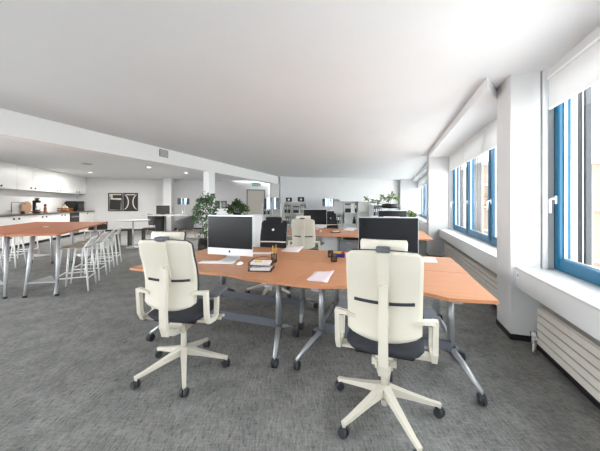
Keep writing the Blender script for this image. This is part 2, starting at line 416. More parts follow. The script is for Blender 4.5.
# ================================================================ KITCHEN
def knob_at(mb, x, y, z): mb.tube([(x, y, z), (x+.025, y, z)], .027, 12)
def cabinet(kind, y0, y1, x1, z0, z1, label, knobz, drawers=False, group=None):
    r = thing(kind, label, 'cabinet', K(0, y0), A2, group); L = y1-y0
    B('white').bb(0, x1-.02, 0, L, z0, z1).build('body', r)
    nd = 2
    for k in range(nd):
        a = k*L/nd+.004; b = (k+1)*L/nd-.004
        if drawers:
            zz = z0+(z1-z0)*k/nd; z2 = z0+(z1-z0)*(k+1)/nd
            d = B('white').bb(x1-.02, x1, .004, L-.004, zz+.004, z2-.004, .002).build('drawer', r)
            q = MB().m('black'); knob_at(q, x1, L/2, (z2-.07)); q.build('knob', d)
        else:
            d = B('white').bb(x1-.02, x1, a, b, z0+.004, z1-.004, .002).build('door', r)
            q = MB().m('black'); knob_at(q, x1, (b-.11 if k == 0 else a+.11), knobz); q.build('knob', d)
    return r
ord_ = ['in the far corner', 'second from the far corner', 'third from the far corner', 'fourth from the far corner', 'at the left picture edge']
for k in range(5):
    cabinet('wall_cabinet', -.02-(k+1)*1.587, -.02-k*1.587-.004, .35, 1.89, H-.002, 'white two-door wall cabinet with black knobs, %s' % ord_[k], 1.97, group='white wall cabinets over the counter')
lows = [(-1.48, 0), None, (-3.3, -2.3), (-4.75, -3.3), (-6.1, -4.75), (-7.6, -6.1)]
lw = ['white drawer unit at the far end of the counter', '', 'white base cabinet just left of the built-in oven', 'white base cabinet under the round wooden board', 'white base cabinet under the sink tap', 'white base cabinet at the left picture edge']
for i, q in enumerate(lows):
    if q: cabinet('base_cabinet', q[0]+.003, q[1]-.003, .70, .1, 1.02, lw[i], .93, drawers=(i == 0), group='white base cabinets')
o = thing('oven', 'dark built-in oven between the white base cabinets', 'oven', K(0, -2.3), A2)
B('greymid').bb(0, .68, .01, .81, .1, 1.02).build('body', o)
dd = B('black').bb(.68, .70, .02, .80, .25, .88, .004).build('door', o)
B('alu').tube([(.73, .1, .84), (.73, .72, .84)], .009).tube([(.70, .12, .84), (.73, .12, .84)], .007).tube([(.70, .70, .84), (.73, .70, .84)], .007).build('handle', dd)
B('screen').bb(.68, .70, .02, .80, .89, 1.01, .003).build('control_panel', o)
w = B('skirt').bb(.0, .62, -7.6, 0, 0, .1); struct(w.build('baseboard_kitchen', None, K0, A2), 'dark plinth under the kitchen cabinets')
o = B('stone').bb(.0, .74, -7.6, -.0, 1.022, 1.062, .004); o = tag(o.build('worktop', None, K0, A2), 'dark stone kitchen worktop running along the left wall', 'worktop')
ZC = 1.063
def kc(u, x=.35):
    k = (300-u)/FL; Y = 6.766/(k-.3); base = Vector((-k*Y, Y, 0)); v = base-K0
    return K(x, v.dot(D2), ZC)
t = thing('tap', 'tall square chrome kitchen tap left of the round board', 'tap', kc(18, .18), A2)
B('chrome').lathe([(.03, 0), (.03, .02), (.018, .03), (.018, .05)], n=14).build('base', t)
B('chrome').tube([(0, 0, .04), (0, 0, .38), (.02, 0, .40), (.32, .06, .40), (.33, .06, .38), (.33, .06, .34)], .016).build('spout', t)
B('chrome').tube([(0, -.02, .10), (0, -.13, .12)], .009).build('lever', t)
t = thing('dish_brush_holder', 'small black pot beside the kitchen tap', 'holder', kc(19.5, .45), A2)
B('black').lathe([(.05, 0), (.055, .02), (.05, .09), (.044, .09), (.044, .03)]).build('pot', t); B('greymid').tube([(0, 0, .04), (.02, .02, .16)], .008).build('brush', t)
t = B('board').tube([(-.012, 0, .22), (.012, 0, .22)], .21, 40)
o = tag(t.build('chopping_board', None, kc(28.5, .30), A2-.12), 'round wooden chopping board leaning on the kitchen wall', 'board')
t = thing('wooden_bowl', 'dark shallow bowl in front of the round board', 'bowl', kc(31.5, .5), A2); B('brown').lathe([(.06, 0), (.15, .05), (.16, .08), (.15, .08), (.12, .05)]).build('bowl', t)
t = thing('espresso_maker', 'tall black and chrome coffee maker beside the round board', 'coffee maker', kc(38, .32), A2)
B('black').lathe([(.10, 0), (.11, .03), (.09, .05), (.04, .06)]).bb(-.11, -.04, -.05, .05, .03, .40, .01).bb(-.11, .1, -.06, .06, .38, .47, .015).build('body', t)
B('chrome').lathe([(.06, .06), (.075, .14), (.06, .22), (.05, .24)], (.03, 0, 0)).build('pot', t)
B('chrome').lathe([(.05, .47), (.07, .53), (.11, .56), (.105, .57)]).build('funnel', t)
t = thing('wooden_figurine', 'small brown wooden figurine on the kitchen worktop', 'figurine', kc(47, .3), A2)
B('brown').lathe([(.08, 0), (.08, .03), (.045, .05), (.05, .16), (.035, .22)]).build('body', t); B('brown').lathe([(.02, .22), (.045, .26), (.045, .31), (.015, .35)]).build('head', t)
t = thing('wooden_crate', 'small wooden crate of jars left of the black oven', 'crate', kc(64, .4), A2)
q = B('brown').bb(-.16, .16, -.26, .26, 0, .02)
for z in (.04, .11): q.bb(-.17, -.155, -.26, .26, z, z+.05).bb(.155, .17, -.26, .26, z, z+.05).bb(-.17, .17, -.27, -.255, z, z+.05).bb(-.17, .17, .255, .27, z, z+.05)
q.build('box', t)
for k, (yy, mm, hh) in enumerate(((-.18, 'board', .24), (-.03, 'greymid', .30), (.13, 'yellow', .22))):
    j = B(mm).lathe([(.055, 0), (.06, .02), (.06, hh-.08), (.03, hh-.04), (.03, hh)], n=14)
    tag(j.build('jar', None, kc(64, .4)+D2*yy+Vector((0, 0, .022)), A2), ('brown jar in the wooden crate, nearest of three', 'tall grey jar in the middle of the wooden crate', 'yellow jar in the wooden crate, nearest the black oven')[k], 'jar', 'jars in the wooden crate')
t = thing('microwave', 'big black microwave oven on the kitchen worktop', 'microwave', kc(74.5, .38), A2)
B('black').bb(-.25, .25, -.42, .42, .02, .47, .05).build('body', t)
dd = B('screen').bb(.245, .262, -.36, .2, .07, .42, .02).build('door', t); B('alu').tube([(.29, .16, .10), (.29, .16, .38)], .01).build('handle', dd)
B('greymid').bb(.247, .256, .24, .36, .08, .40, .005).build('control_panel', t)
for x in (-.2, .2):
    for y in (-.36, .36): B('black').tube([(x, y, 0), (x, y, .03)], .02).build('foot', t)

# ================================================================ BAR TABLE AND STOOLS
def bartable(pts, legs, label, plug=None):
    r = thing('bar_table', label, 'table', (0, 0, 0), 0, 'brown bar tables')
    c = Vector((sum(p[0] for p in pts)/4, sum(p[1] for p in pts)/4, 0)); r.location = c
    L = lambda p: (p[0]-c.x, p[1]-c.y)
    B('bar').prism([L(p) for p in pts], .925, .955, .004).build('tabletop', r)
    for a, tp in legs:
        a = L(a); tp = L(tp)
        g = B('legalu').tube([(a[0], a[1], .012), (tp[0], tp[1], .925)], [.020, .030], 12)
        lo = g.build('leg', r); B('rubber').tube([(a[0], a[1], 0), (a[0], a[1], .03)], .028).build('foot_cap', lo)
    B('greymetal').box((0, 0, .90), (.4, 1.6, .04), rot=Matrix.Rotation(.42, 3, 'Z')).build('frame', r)
    for i in (0, 2):
        a, b = L(legs[i][0]), L(legs[i+1][0]); m = ((a[0]+b[0])/2*.80, (a[1]+b[1])/2*.80)
        B('legalu').prism([(a[0]*.985, a[1]*.985), (b[0]*.985, b[1]*.985), (m[0]*.85, m[1]*.85)], .20, .212).build('foot_plate', r)
        t1 = L(legs[i][1]); B('black').barr([(t1[0]*.97, t1[1]*.97, .84), (t1[0]*.88, t1[1]*.88, .86), (t1[0]*.8, t1[1]*.8, .84)], .03, .015).build('lever', r)
    if plug: B('white').tube([(plug[0]-c.x, plug[1]-c.y, .955), (plug[0]-c.x, plug[1]-c.y, .96)], .04, 20).build('cable_cap', r)
bartable([(-3.63, 4.0), (-4.83, 6.67), (-5.70, 6.67), (-4.30, 3.9)],
         [((-3.71, 4.07), (-3.80, 4.20)), ((-4.12, 3.99), (-4.20, 4.20)), ((-4.85, 6.35), (-4.80, 6.25)), ((-5.45, 6.4), (-5.35, 6.25))], 'brown bar table with tapered steel legs, beside the white stools', (-4.95, 5.2))
bartable([(-4.31, 3.898), (-5.71, 6.67), (-6.60, 6.67), (-5.3, 3.75)],
         [((-4.37, 3.95), (-4.50, 4.10)), ((-5.05, 3.9), (-5.0, 4.05)), ((-5.85, 6.3), (-5.8, 6.2)), ((-6.4, 6.35), (-6.3, 6.25))], 'brown bar table reaching the left picture edge')

def stool(name, label, loc, rz, backkey='cream', seatkey='seatbeige', group='white bar stools'):
    """faces +y"""
    r = thing(name, label, 'stool', loc, rz, group)
    S = .70
    def seat(s, t):
        w = .225*(1-.08*max(0, t)**2); x = s*w; y = t*.205
        k = (abs(s)**5+abs(t)**5); q = 1-.10*min(1, (abs(s)*abs(t))**3)
        return (x*q, y*q, S+.012*(s*s)*(1 if t < .5 else .6)-.010*(t > .7))
    B(seatkey).sheet(seat, (0, 0, -.014)).build('seat', r)
    def back(s, t):
        h = (t+1)/2; x = s*(.225-.015*h)*(1-.08*abs(s)**4*h); y = -.17-.085*h+.035*s*s
        return (x, y, S-.005+.17*h*(1-.25*s**4))
    B(backkey).sheet(back, (0, -.014, 0), 16, 8).build('backrest', r)
    for sx in (-1, 1):
        for sy in (-1, 1):
            top = (sx*.16, sy*.15, S-.012); bot = (sx*.22, sy*.21, 0)
            B('white').tube([bot, top], [.013, .016], 10).build('leg', r)
    def at(z, sx, sy): k = z/(S-.012); return (sx*(.22-.06*k), sy*(.21-.06*k), z)
    B('white').tube([at(.26, -1, 1), at(.26, 1, 1)], .010).tube([at(.20, -1, -1), at(.20, 1, -1)], .010).tube([at(.23, -1, -1), at(.23, -1, 1)], .010).tube([at(.23, 1, -1), at(.23, 1, 1)], .010).build('footrest', r)
    return r
face_l = math.atan2(.958, -.287)   # rotation so that +y faces (-.958,-.287)
rl = R(114)
st = stool('bar_stool', 'white bar stool on the right of the bar tables, nearest of four', (-3.68, 4.40, 0), rl, 'white')
dup(st, (-3.93, 4.99, 0), rl-.05, 'white bar stool on the right of the bar tables, second of four from the camera')
dup(st, (-4.18, 5.58, 0), rl+.04, 'white bar stool on the right of the bar tables, third of four from the camera')
dup(st, (-4.42, 6.16, 0), rl, 'white bar stool on the right of the bar tables, farthest of four')
dup(st, (-6.15, 5.15, 0), rl+PI, 'white bar stool on the kitchen side of the bar tables, nearest the camera')
dup(st, (-6.50, 5.95, 0), rl+PI, 'white bar stool on the kitchen side of the bar tables, second from the camera')
dup(st, (-6.95, 6.75, 0), rl+PI+.1, 'white bar stool on the kitchen side of the bar tables, farthest from the camera')
b = stool('bar_stool', 'bar stool with dark curved backrest at the far end of the bar tables', (-5.42, 7.05, 0), PI+A2, 'black', 'cream', group='bar stool with dark back')
B('black').tube([(-.2, -.2, .74), (-.24, -.1, .92), (-.2, .12, .90)], .014).build('armrest', b); B('black').tube([(.2, -.2, .74), (.24, -.1, .92), (.2, .12, .90)], .014).build('armrest', b)

# ================================================================ WALL ART, LOUNGE CORNER
def bwall_left(u):   # point on the back-left wall for a column of the photograph
    k = (u-300)/FL; n = D2; c = (K(-.1, 0)).dot(n); d = Vector((k, 1, 0)); Y = c/d.dot(n); return d*Y
for i, (u0, u1) in enumerate(((108.4, 122.8), (123.6, 138))):
    p0 = bwall_left(u0); p1 = bwall_left(u1); wd = (p1-p0).length; zc = 1.4+(204-202)/FL*p0.y; hh = 18.2/FL*p0.y
    r = thing('framed_print', ('framed abstract print with a dark block, left of the pair on the far wall', 'framed abstract print with dark hourglass arcs, right of the pair on the far wall')[i], 'picture', (p0+p1)/2+Vector((0, 0, zc))-D2*.03, A2, 'framed abstract prints')
    f = B('greymid').m('dark')
    for a in ((-wd/2, -wd/2+.05, -hh/2, hh/2), (wd/2-.05, wd/2, -hh/2, hh/2), (-wd/2+.05, wd/2-.05, hh/2-.05, hh/2), (-wd/2+.05, wd/2-.05, -hh/2, -hh/2+.05)): f.bb(a[0], a[1], -.02, .02, a[2], a[3])
    f.build('frame', r)
    q = B('mat_light').bb(-wd/2+.05, wd/2-.05, 0, .01, -hh/2+.05, hh/2-.05).m('photo')
    if i == 0: q.box((.0, -.005, -.14), (.5, .01, .52), rot=Matrix.Rotation(.05, 3, 'Y')).bb(-.12, .3, -.009, 0, .2, .36).m('greymid').bb(-.3, -.2, -.009, 0, -.3, .3)
    else:
        q.prism([(-.33, -.44)]+[(-.33+.26*math.cos(a), .44*math.sin(a)) for a in [R(x) for x in range(-90, 91, 15)]]+[(-.33, .44)], 0, .01)
        q.bm.verts.ensure_lookup_table()
        q2 = MB()
        q.bm.free(); q = B('photo').bb(-wd/2+.05, wd/2-.05, 0, .01, -hh/2+.05, hh/2-.05).m('mat_light')
        for sx in (-1, 1):
            pts = [(sx*(.36-.28*math.cos(R(x))), .42*math.sin(R(x))) for x in range(-90, 91, 12)]
            vs = [q.bm.verts.new((p[0], -.004, p[1])) for p in pts]
            for k in range(len(pts)-1):
                vo1 = q.bm.verts.new((pts[k][0]+sx*.05, -.004, pts[k][1])); vo2 = q.bm.verts.new((pts[k+1][0]+sx*.05, -.004, pts[k+1][1]))
                fc = q.bm.faces.new((vs[k], vs[k+1], vo2, vo1)); fc.material_index = q.cur
        q.bb(-.2, .2, -.006, 0, .36, .41)
    q.build('print', r)

def pedestal_table(name, label, loc, rz, rx, ry, z, oval=True):
    r = thing(name, label, 'table', loc, rz)
    B('greytop').prism([(rx*math.cos(2*PI*i/40), ry*math.sin(2*PI*i/40)) for i in range(40)], z-.03, z, .004).build('tabletop', r)
    B('alu').tube([(0, 0, .02), (0, 0, z-.03)], .024, 14).build('column', r)
    B('alu').lathe([(.2, 0), (.2, .012), (.05, .02), (.03, .05)]).build('base', r)
    return r
pedestal_table('cafe_table', 'round grey café table on a single steel column', P(133, 8.6), 0, .5, .42, .885)
r = pedestal_table('meeting_table', 'large light grey oval meeting table by the far wall', P(165, 12.3), A2, .98, .55, .90)
B('dark').prism([(-.35, -.3), (-.1, -.3), (.0, .3), (-.25, .3)], .05, .87).build('cable_panel', r)
def stand_stool(u, Y, lab):
    r = thing('low_stool', lab, 'stool', P(u, Y), A2, 'dark low stools by the cafe table')
    B('black').bb(-.19, .19, -.19, .19, .53, .56, .01).build('seat', r)
    for sx in (-1, 1): B('black').bb(sx*.17-.015, sx*.17+.015, -.19, .19, 0, .53, .004).build('leg', r)
stand_stool(124, 8.95, 'dark low stool left of the café table column')
stand_stool(149, 9.4, 'dark low stool right of the café table column')

def tubchair(label, loc, rz):
    r = thing('tub_chair', label, 'chair', loc, rz, 'grey felt tub chairs')
    def shell(s, t):
        a = s*R(118); h = (t+1)/2; rr_ = .30+.05*h
        zt = .93-.22*abs(s)**2.2
        return (rr_*math.sin(a)*1.03, -rr_*math.cos(a), .40+(zt-.40)*h)
    def inner(s, t):
        p = shell(s, t); return (p[0]*.9, p[1]*.9, p[2]-.01)
    b = B('greyfab')
    nx, ny = 24, 5
    go = [[b.bm.verts.new(shell(-1+2*i/nx, -1+2*j/ny)) for i in range(nx+1)] for j in range(ny+1)]
    gi = [[b.bm.verts.new(inner(-1+2*i/nx, -1+2*j/ny)) for i in range(nx+1)] for j in range(ny+1)]
    for j in range(ny):
        for i in range(nx):
            for g in (go, gi):
                f = b.bm.faces.new((g[j][i], g[j][i+1], g[j+1][i+1], g[j+1][i])); f.smooth = True
    for i in range(nx): b.bm.faces.new((go[ny][i], go[ny][i+1], gi[ny][i+1], gi[ny][i])); b.bm.faces.new((go[0][i], go[0][i+1], gi[0][i+1], gi[0][i]))
    for j in range(ny): b.bm.faces.new((go[j][0], go[j+1][0], gi[j+1][0], gi[j][0])); b.bm.faces.new((go[j][nx], go[j+1][nx], gi[j+1][nx], gi[j][nx]))
    b.build('backrest', r)
    B('greyfab').lathe([(.2, .40), (.29, .41), (.30, .47), (.27, .50), (.1, .505)]).build('seat', r)
    for sx in (-1, 1):
        for sy in (-1, 1): B('wood').tube([(sx*.30, sy*.28, 0), (sx*.20, sy*.18, .42)], [.013, .022]).build('leg', r)
    return r
tc = tubchair('grey felt tub chair with oak legs, right end of the meeting table', P(185.5, 10.7), R(60))
dup(tc, P(155.5, 13.0), R(-35), 'grey felt tub chair with oak legs, behind the meeting table')

def monitor(label, loc, rz, w=.6, h=.36, z0=.09):
    r = thing('monitor', label, 'monitor', loc, rz)
    B('greymid').m('dark').bb(-w/2, w/2, -.02, .02, z0, z0+h, .008).build('display', r)
    B('greymetal').bb(-.03, .03, .0, .03, .01, z0+.1).bb(-.12, .12, -.09, .09, 0, .012, .003).build('stand', r)
    return r
monitor('dark flat monitor on the meeting table by the far wall', P(163, 12.3, .90), A2, .56, .40, .03)

def lamp(name, label, loc, top, r_, h, z0=0):
    r = thing(name, label, 'lamp', loc, 0, 'chrome drum lamps')
    zs = top-h
    s = B('lampchrome'); n = 32
    ro = [s.bm.verts.new((r_*math.cos(2*PI*i/n), r_*math.sin(2*PI*i/n), zs)) for i in range(n)]; rt = [s.bm.verts.new((v.co.x, v.co.y, top)) for v in ro]
    ri = [s.bm.verts.new((v.co.x*.96, v.co.y*.96, zs)) for v in ro]; rti = [s.bm.verts.new((v.co.x*.96, v.co.y*.96, top)) for v in ro]
    for i in range(n):
        j = (i+1) % n
        for q in ((ro[i], ro[j], rt[j], rt[i]), (ri[i], rti[i], rti[j], ri[j]), (rt[i], rt[j], rti[j], rti[i]), (ro[i], ri[i], ri[j], ro[j])):
            f = s.bm.faces.new(q); f.smooth = False
    s.build('lamp_shade', r)
    B('alu').tube([(-.07, 0, .02), (-.05, 0, zs+.02)], .012).tube([(.07, 0, .02), (.05, 0, zs+.02)], .012).bb(-.07, .07, -.01, .01, zs, zs+.02).tube([(0, 0, zs), (0, 0, zs+h*.4)], .02).tube([(-r_*.97, 0, zs+.01), (r_*.97, 0, zs+.01)], .006).build('pole', r)
    B('alu').lathe([(.17, 0), (.17, .015), (.02, .025)]).build('base', r)
lamp('floor_lamp', 'chrome drum floor lamp beside the right tub chair', P(183.5, 12.8), 1.68, .27, .30)
lamp('floor_lamp', 'chrome drum floor lamp behind the black office chair', P(272, 6.9), 1.56, .205, .29)
lamp('floor_lamp', 'chrome drum floor lamp among the white shelves at the back', P(328, 11.9), 1.64, .26, .34)

# door, exit sign
dp = bwall_left(255.8); r = bpy.data.objects.new('door_1', None); COL.objects.link(r); r['kind'] = 'structure'; r['label'] = 'off-white door at the end of the corridor'
r.location = dp-D2*.02; r.rotation_euler.z = A2
B('door').bb(-.48, .48, -.03, .0, 0, 2.2, .003).build('door_leaf', r)
B('greymid').bb(-.55, -.48, -.05, 0, 0, 2.27).bb(.48, .55, -.05, 0, 0, 2.27).bb(-.55, .55, -.05, 0, 2.2, 2.27).build('door_frame', r)
B('alu').tube([(.4, -.03, 1.05), (.4, -.08, 1.05), (.28, -.08, 1.05)], .01).build('door_handle', r)
r = thing('exit_sign', 'green emergency exit sign hanging above the far door', 'sign', P(256, 14.5, 2.33), A2*.6)
B('white').bb(-.24, .24, -.02, .02, 0, .24, .006).build('housing', r)
q = B('green').bb(-.22, .22, -.024, -.02, .02, .22)
q.m('paper').bb(-.17, -.07, -.027, -.024, .09, .13).bb(.10, .19, -.027, -.024, .04, .20)
q.prism([(-.17, .0), (-.17, .0), (-.2, .0)], 0, 0) if False else None
q.bb(-.02, .03, -.027, -.024, .08, .15).tube([(.02, -.026, .175), (.02, -.024, .175)], .018, 10).box((-.02, -.0255, .06), (.015, .003, .07), rot=Matrix.Rotation(.6, 3, 'Y')).box((.045, -.0255, .06), (.015, .003, .07), rot=Matrix.Rotation(-.5, 3, 'Y'))
q.build('panel', r)
B('alu').tube([(-.15, 0, .24), (-.15, 0, .408)], .006).tube([(.15, 0, .24), (.15, 0, .408)], .006).build('hanger', r)

# ceiling fittings
def puck(name, u, Y, rad, h, key, label, cat):
    q = B(key).lathe([(rad*.8, -h), (rad, -h*.6), (rad, 0)], n=24); tag(q.build(name, None, P(u, Y, H-.001)), label, cat)
LAMP = 16
def downlight(u, Y, label):
    r = thing('downlight', label, 'ceiling light', P(u, Y, H), 0, 'ceiling downlights')
    B('white').lathe([(.085, -.02), (.095, -.01), (.095, -.001)]).build('trim_ring', r)
    em = bpy.data.materials.get('lamp_glow')
    if not em:
        em = bpy.data.materials.new('lamp_glow'); em.use_nodes = True; b_ = em.node_tree.nodes['Principled BSDF']
        b_.inputs['Emission Color'].default_value = (1, .95, .88, 1); b_.inputs['Emission Strength'].default_value = .5; M['glow'] = em
    B('glow').tube([(0, 0, -.024), (0, 0, -.018)], .06, 20).build('diffuser', r)
    l = bpy.data.lights.new('downlight_lamp', 'AREA'); l.shape = 'DISK'; l.size = .18; l.energy = LAMP; l.color = (1, .96, .91); lo = bpy.data.objects.new('downlight_lamp', l); COL.objects.link(lo); lo.parent = r; lo.location = (0, 0, -.03)
downlight(90, 11.2, 'round downlight near the kitchen corner')
downlight(149, 9.66, 'round downlight over the café table')
downlight(186, 11.4, 'round white ceiling sensor with an added lamp, left of the slim pillar')  # ceiling sensor given an added lamp to brighten the far recess
puck('ceiling_vent', 87, 8.9, .15, .012, 'greymid', 'small grey round ceiling vent over the bar tables', 'vent')
r = thing('air_vent', 'small grey air vent set in the white ceiling beam', 'vent', W(-5.15, 5.0, 0), A1)
kk = (300-163.5)/FL; Yv = 5.43/(.3337+kk); pv = Vector((-kk*Yv, Yv, 1.4+(204-153.5)/FL*Yv)); r.location = pv+E1*.001
B('greymid').bb(0, .012, -.13, .13, -.085, .085).build('frame', r)
q = B('alu')
for k in range(5): q.bb(.01, .018, -.11, .11, -.07+k*.03, -.055+k*.03)
q.build('slats', r)

# ================================================================ PLANTS
def leafcloud(mb, centres, n, size, rnd):
    for _ in range(n):
        c, rad = rnd.choice(centres)
        d = Vector((rnd.gauss(0, 1), rnd.gauss(0, 1), rnd.gauss(0, 1))).normalized()*rad*(rnd.random()**.45)
        p = Vector(c)+d; a = Vector((rnd.gauss(0, 1), rnd.gauss(0, 1), rnd.gauss(0, .7)-.2)).normalized()
        b_ = a.cross(Vector((rnd.gauss(0, 1), rnd.gauss(0, 1), rnd.gauss(0, 1)))).normalized(); nn = a.cross(b_)
        L = size*rnd.uniform(.7, 1.3); w = L*.28
        pts = [p, p+a*L*.35+b_*w+nn*.1*L, p+a*L, p+a*L*.35-b_*w+nn*.1*L, p+a*L*.45-nn*L*.05]
        v = [mb.bm.verts.new(x) for x in pts]
        for q in ((v[0], v[1], v[4]), (v[1], v[2], v[4]), (v[2], v[3], v[4]), (v[3], v[0], v[4])):
            f = mb.bm.faces.new(q); f.material_index = mb.cur
def plant(name, label, loc, potr, poth, potkey, stems, centres, n, size, key, seed, cat='plant'):
    rnd = random.Random(seed)
    r = thing(name, label, cat, loc)
    if poth:
        B(potkey).lathe([(potr*.85, 0), (potr, poth*.1), (potr, poth), (potr*.9, poth), (potr*.9, poth*.9)]).build('pot', r)
        B('soil').lathe([(potr*.9, poth*.85), (potr*.88, poth*.9)]).build('soil', r)
    s = B('bark')
    for pts in stems: s.tube(pts, [.014*(1-.6*i/(len(pts)-1)) for i in range(len(pts))], 6)
    s.build('stem', r)
    f = B(key); leafcloud(f, centres, n, size, rnd); f.build('foliage', r)
    return r
cen = [((0, 0, 1.62), .12), ((.18, 0, 1.62), .08), ((-.3, 0, 1.2), .12), ((.3, 0, 1.38), .12), ((-.32, 0, .95), .1), ((.28, 0, .95), .14), ((0, .1, 1.2), .25), ((-.15, 0, 1.5), .1), ((0, 0, 1.30), .2), ((.1, 0, 1.05), .24), ((-.1, 0, .95), .24), ((.08, 0, .75), .2), ((-.05, 0, .6), .15), ((0, .05, 1.48), .12), ((.22, 0, 1.2), .13), ((-.24, 0, 1.35), .1), ((.12, 0, 1.5), .1), ((-.22, 0, 1.1), .12)]
plant('potted_fig_tree', 'tall leafy green plant in black pot beside the slim white pillar', P(206, 7.5), .22, .42, 'black',
      [[(0, 0, .38), (.02, 0, .8), (-.02, 0, 1.25)], [(0, .03, .38), (.1, 0, .9), (.14, 0, 1.4)], [(-.02, 0, .38), (-.12, 0, .9), (-.2, 0, 1.3)]], cen, 820, .085, 'leaf', 3)
plant('potted_bush', 'round bushy green plant above the white partition', P(237, 8.0, 1.08), .12, .06, 'black', [[(0, 0, .04), (0, 0, .3)]], [((0, 0, .24), .22), ((-.18, 0, .17), .15), ((.18, 0, .17), .17), ((0, 0, .34), .14)], 560, .08, 'leafd', 4)
plant('potted_shrub', 'small yellow-green plant beside the far dark screen', P(410.5, 6.6, .70), .09, .22, 'greymid', [[(0, 0, .18), (0, 0, .4)]], [((0, 0, .44), .11), ((-.05, 0, .37), .1), ((.06, 0, .4), .09)], 220, .07, 'leafl', 5)
plant('branching_plant', 'loose twiggy plant with pale leaves in a dark bowl above the shelves', P(390, 10.2, 1.24), .30, .16, 'black',
      [[(0, 0, .12), (-.3, 0, .24), (-.95, 0, .40)], [(0, 0, .12), (.05, 0, .35), (.15, 0, .55)], [(0, 0, .12), (-.1, 0, .3), (-.3, 0, .5)], [(0, 0, .12), (-.5, 0, .2), (-.8, 0, .22)]],
      [((.05, 0, .42), .14), ((-.1, 0, .32), .13), ((-.3, 0, .42), .08), ((-.9, 0, .38), .09), ((-.65, 0, .28), .08), ((.25, 0, .38), .08), ((.1, 0, .54), .08), ((-.45, 0, .24), .08)], 230, .10, 'leafl', 6)

# ================================================================ PARTITION, SHELVES
p = thing('partition', 'plain white low partition behind the left computer screen', 'partition', P(236, 8.0), 0)
B('white').bb(-.66, .80, -.18, .18, .02, 1.08, .004).build('body', p); B('sillbox').bb(-.67, .81, -.19, .19, 1.055, 1.08, .003).build('top', p)
p.location = P(236, 8.0)

def shelf(label, u0, u1, Y, ztop, nlev, ncol, rz=None, back='greymid'):
    a = P(u0, Y); b = P(u1, Y); L = b.x-a.x; D = .36
    r = thing('shelf_unit', label, 'shelf', a, 0, 'white open shelf units along the back')
    B('white').bb(0, L, D-.015, D, 0, ztop).build('back_panel', r)
    for i in range(ncol+1): x = i*(L-.02)/ncol; B('white').bb(x, x+.02, 0, D-.015, 0, ztop).build('side_panel', r)
    lev = []
    for k in range(nlev+1):
        z = k*(ztop-.02)/nlev
        q = B('white')
        for i in range(ncol): x = i*(L-.02)/ncol; q.bb(x+.02, x+(L-.02)/ncol, 0, D-.015, z, z+.02)
        q.build('shelf', r); lev.append(z+.02)
    return a, L, D, lev
def binders(a, x0, n, z, keys, where, h=.30, w=.075):
    first = None
    for k in range(n):
        loc = a+Vector((x0+k*(w+.008)+w/2, .04, z+.001))
        key = keys[k % len(keys)]
        hh = h
        q = B(key).bb(-w/2, w/2, 0, .25, 0, hh, .003).m('paper').bb(-w/2+.015, w/2-.015, -.002, .001, hh*.45, hh*.85)
        colr = {'black': 'black', 'white': 'white', 'dark': 'charcoal', 'greymid': 'grey'}[key]
        tag(q.build('ring_binder', None, loc), '%s ring binder %s' % (colr, where), 'binder', '%s binders %s' % (colr, where))
a, L, D, lev = shelf('white shelf unit left of the computer on the second desk group', 283.5, 307, 11.6, 1.50, 3, 3)
ZL = lev
binders(a, .04, 3, ZL[2], ['dark', 'greymid'], 'in the left shelf unit, top row', .34)
binders(a, .42, 3, ZL[2], ['black'], 'in the left shelf unit, top row middle', .30)
binders(a, .74, 2, ZL[2], ['greymid'], 'in the left shelf unit, top row right', .36)
binders(a, .05, 3, ZL[1], ['greymid', 'dark'], 'in the left shelf unit, middle row', .33)
binders(a, .40, 3, ZL[1], ['greymid'], 'in the left shelf unit, centre', .3)
for x, zz, ww, hh, lb in ((.10, 1.50, .26, .18, 'dark box with white disc on top of the left shelf unit'), (.62, 1.50, .28, .20, 'dark storage box on top right of the left shelf unit')):
    q = B('dark').bb(0, ww, 0, .22, 0, hh, .006).m('paper').tube([(ww/2, -.004, hh/2), (ww/2, 0, hh/2)], .05, 16); tag(q.build('storage_box', None, a+Vector((x, .05, zz+.001))), lb, 'box')
a, L, D, lev = shelf('wide white shelf unit with rows of binders against the back wall', 331, 372, 11.8, 1.52, 3, 3)
binders(a, L/3+.03, 6, lev[2], ['black', 'dark', 'black', 'white', 'white', 'black'], 'in the wide shelf unit, top row', .40, .078)
binders(a, .05, 5, lev[1], ['greymid', 'dark'], 'in the wide shelf unit, middle left', .36)
q = B('black').lathe([(.06, 0), (.07, .05), (.05, .2), (.02, .24), (.05, .28), (.01, .31)]); tag(q.build('vase', None, a+Vector((L/3+.45, .15, lev[1]+.001))), 'dark curvy vase alone in the wide shelf unit', 'vase')
q = B('greymid').bb(0, .35, 0, .25, 0, .06, .01).m('board').bb(.02, .30, .02, .22, .06, .09); tag(q.build('storage_tray', None, a+Vector((.05, .05, 1.521))), 'grey tray lying on the left end of the wide shelf unit', 'tray')
a, L, D, lev = shelf('narrow shelf unit with dark binders beside the window wall', 373, 392, 11.0, 1.36, 3, 2)
binders(a, .04, 4, lev[2], ['dark', 'greymid'], 'in the shelf unit under the twiggy plant', .34)
a, L, D, lev = shelf('white shelf unit partly hidden behind the left computer screen', 262.5, 281, 11.4, 1.42, 3, 2)
binders(a, .05, 3, lev[2], ['dark', 'greymid'], 'in the shelf unit behind the black office chair', .33)
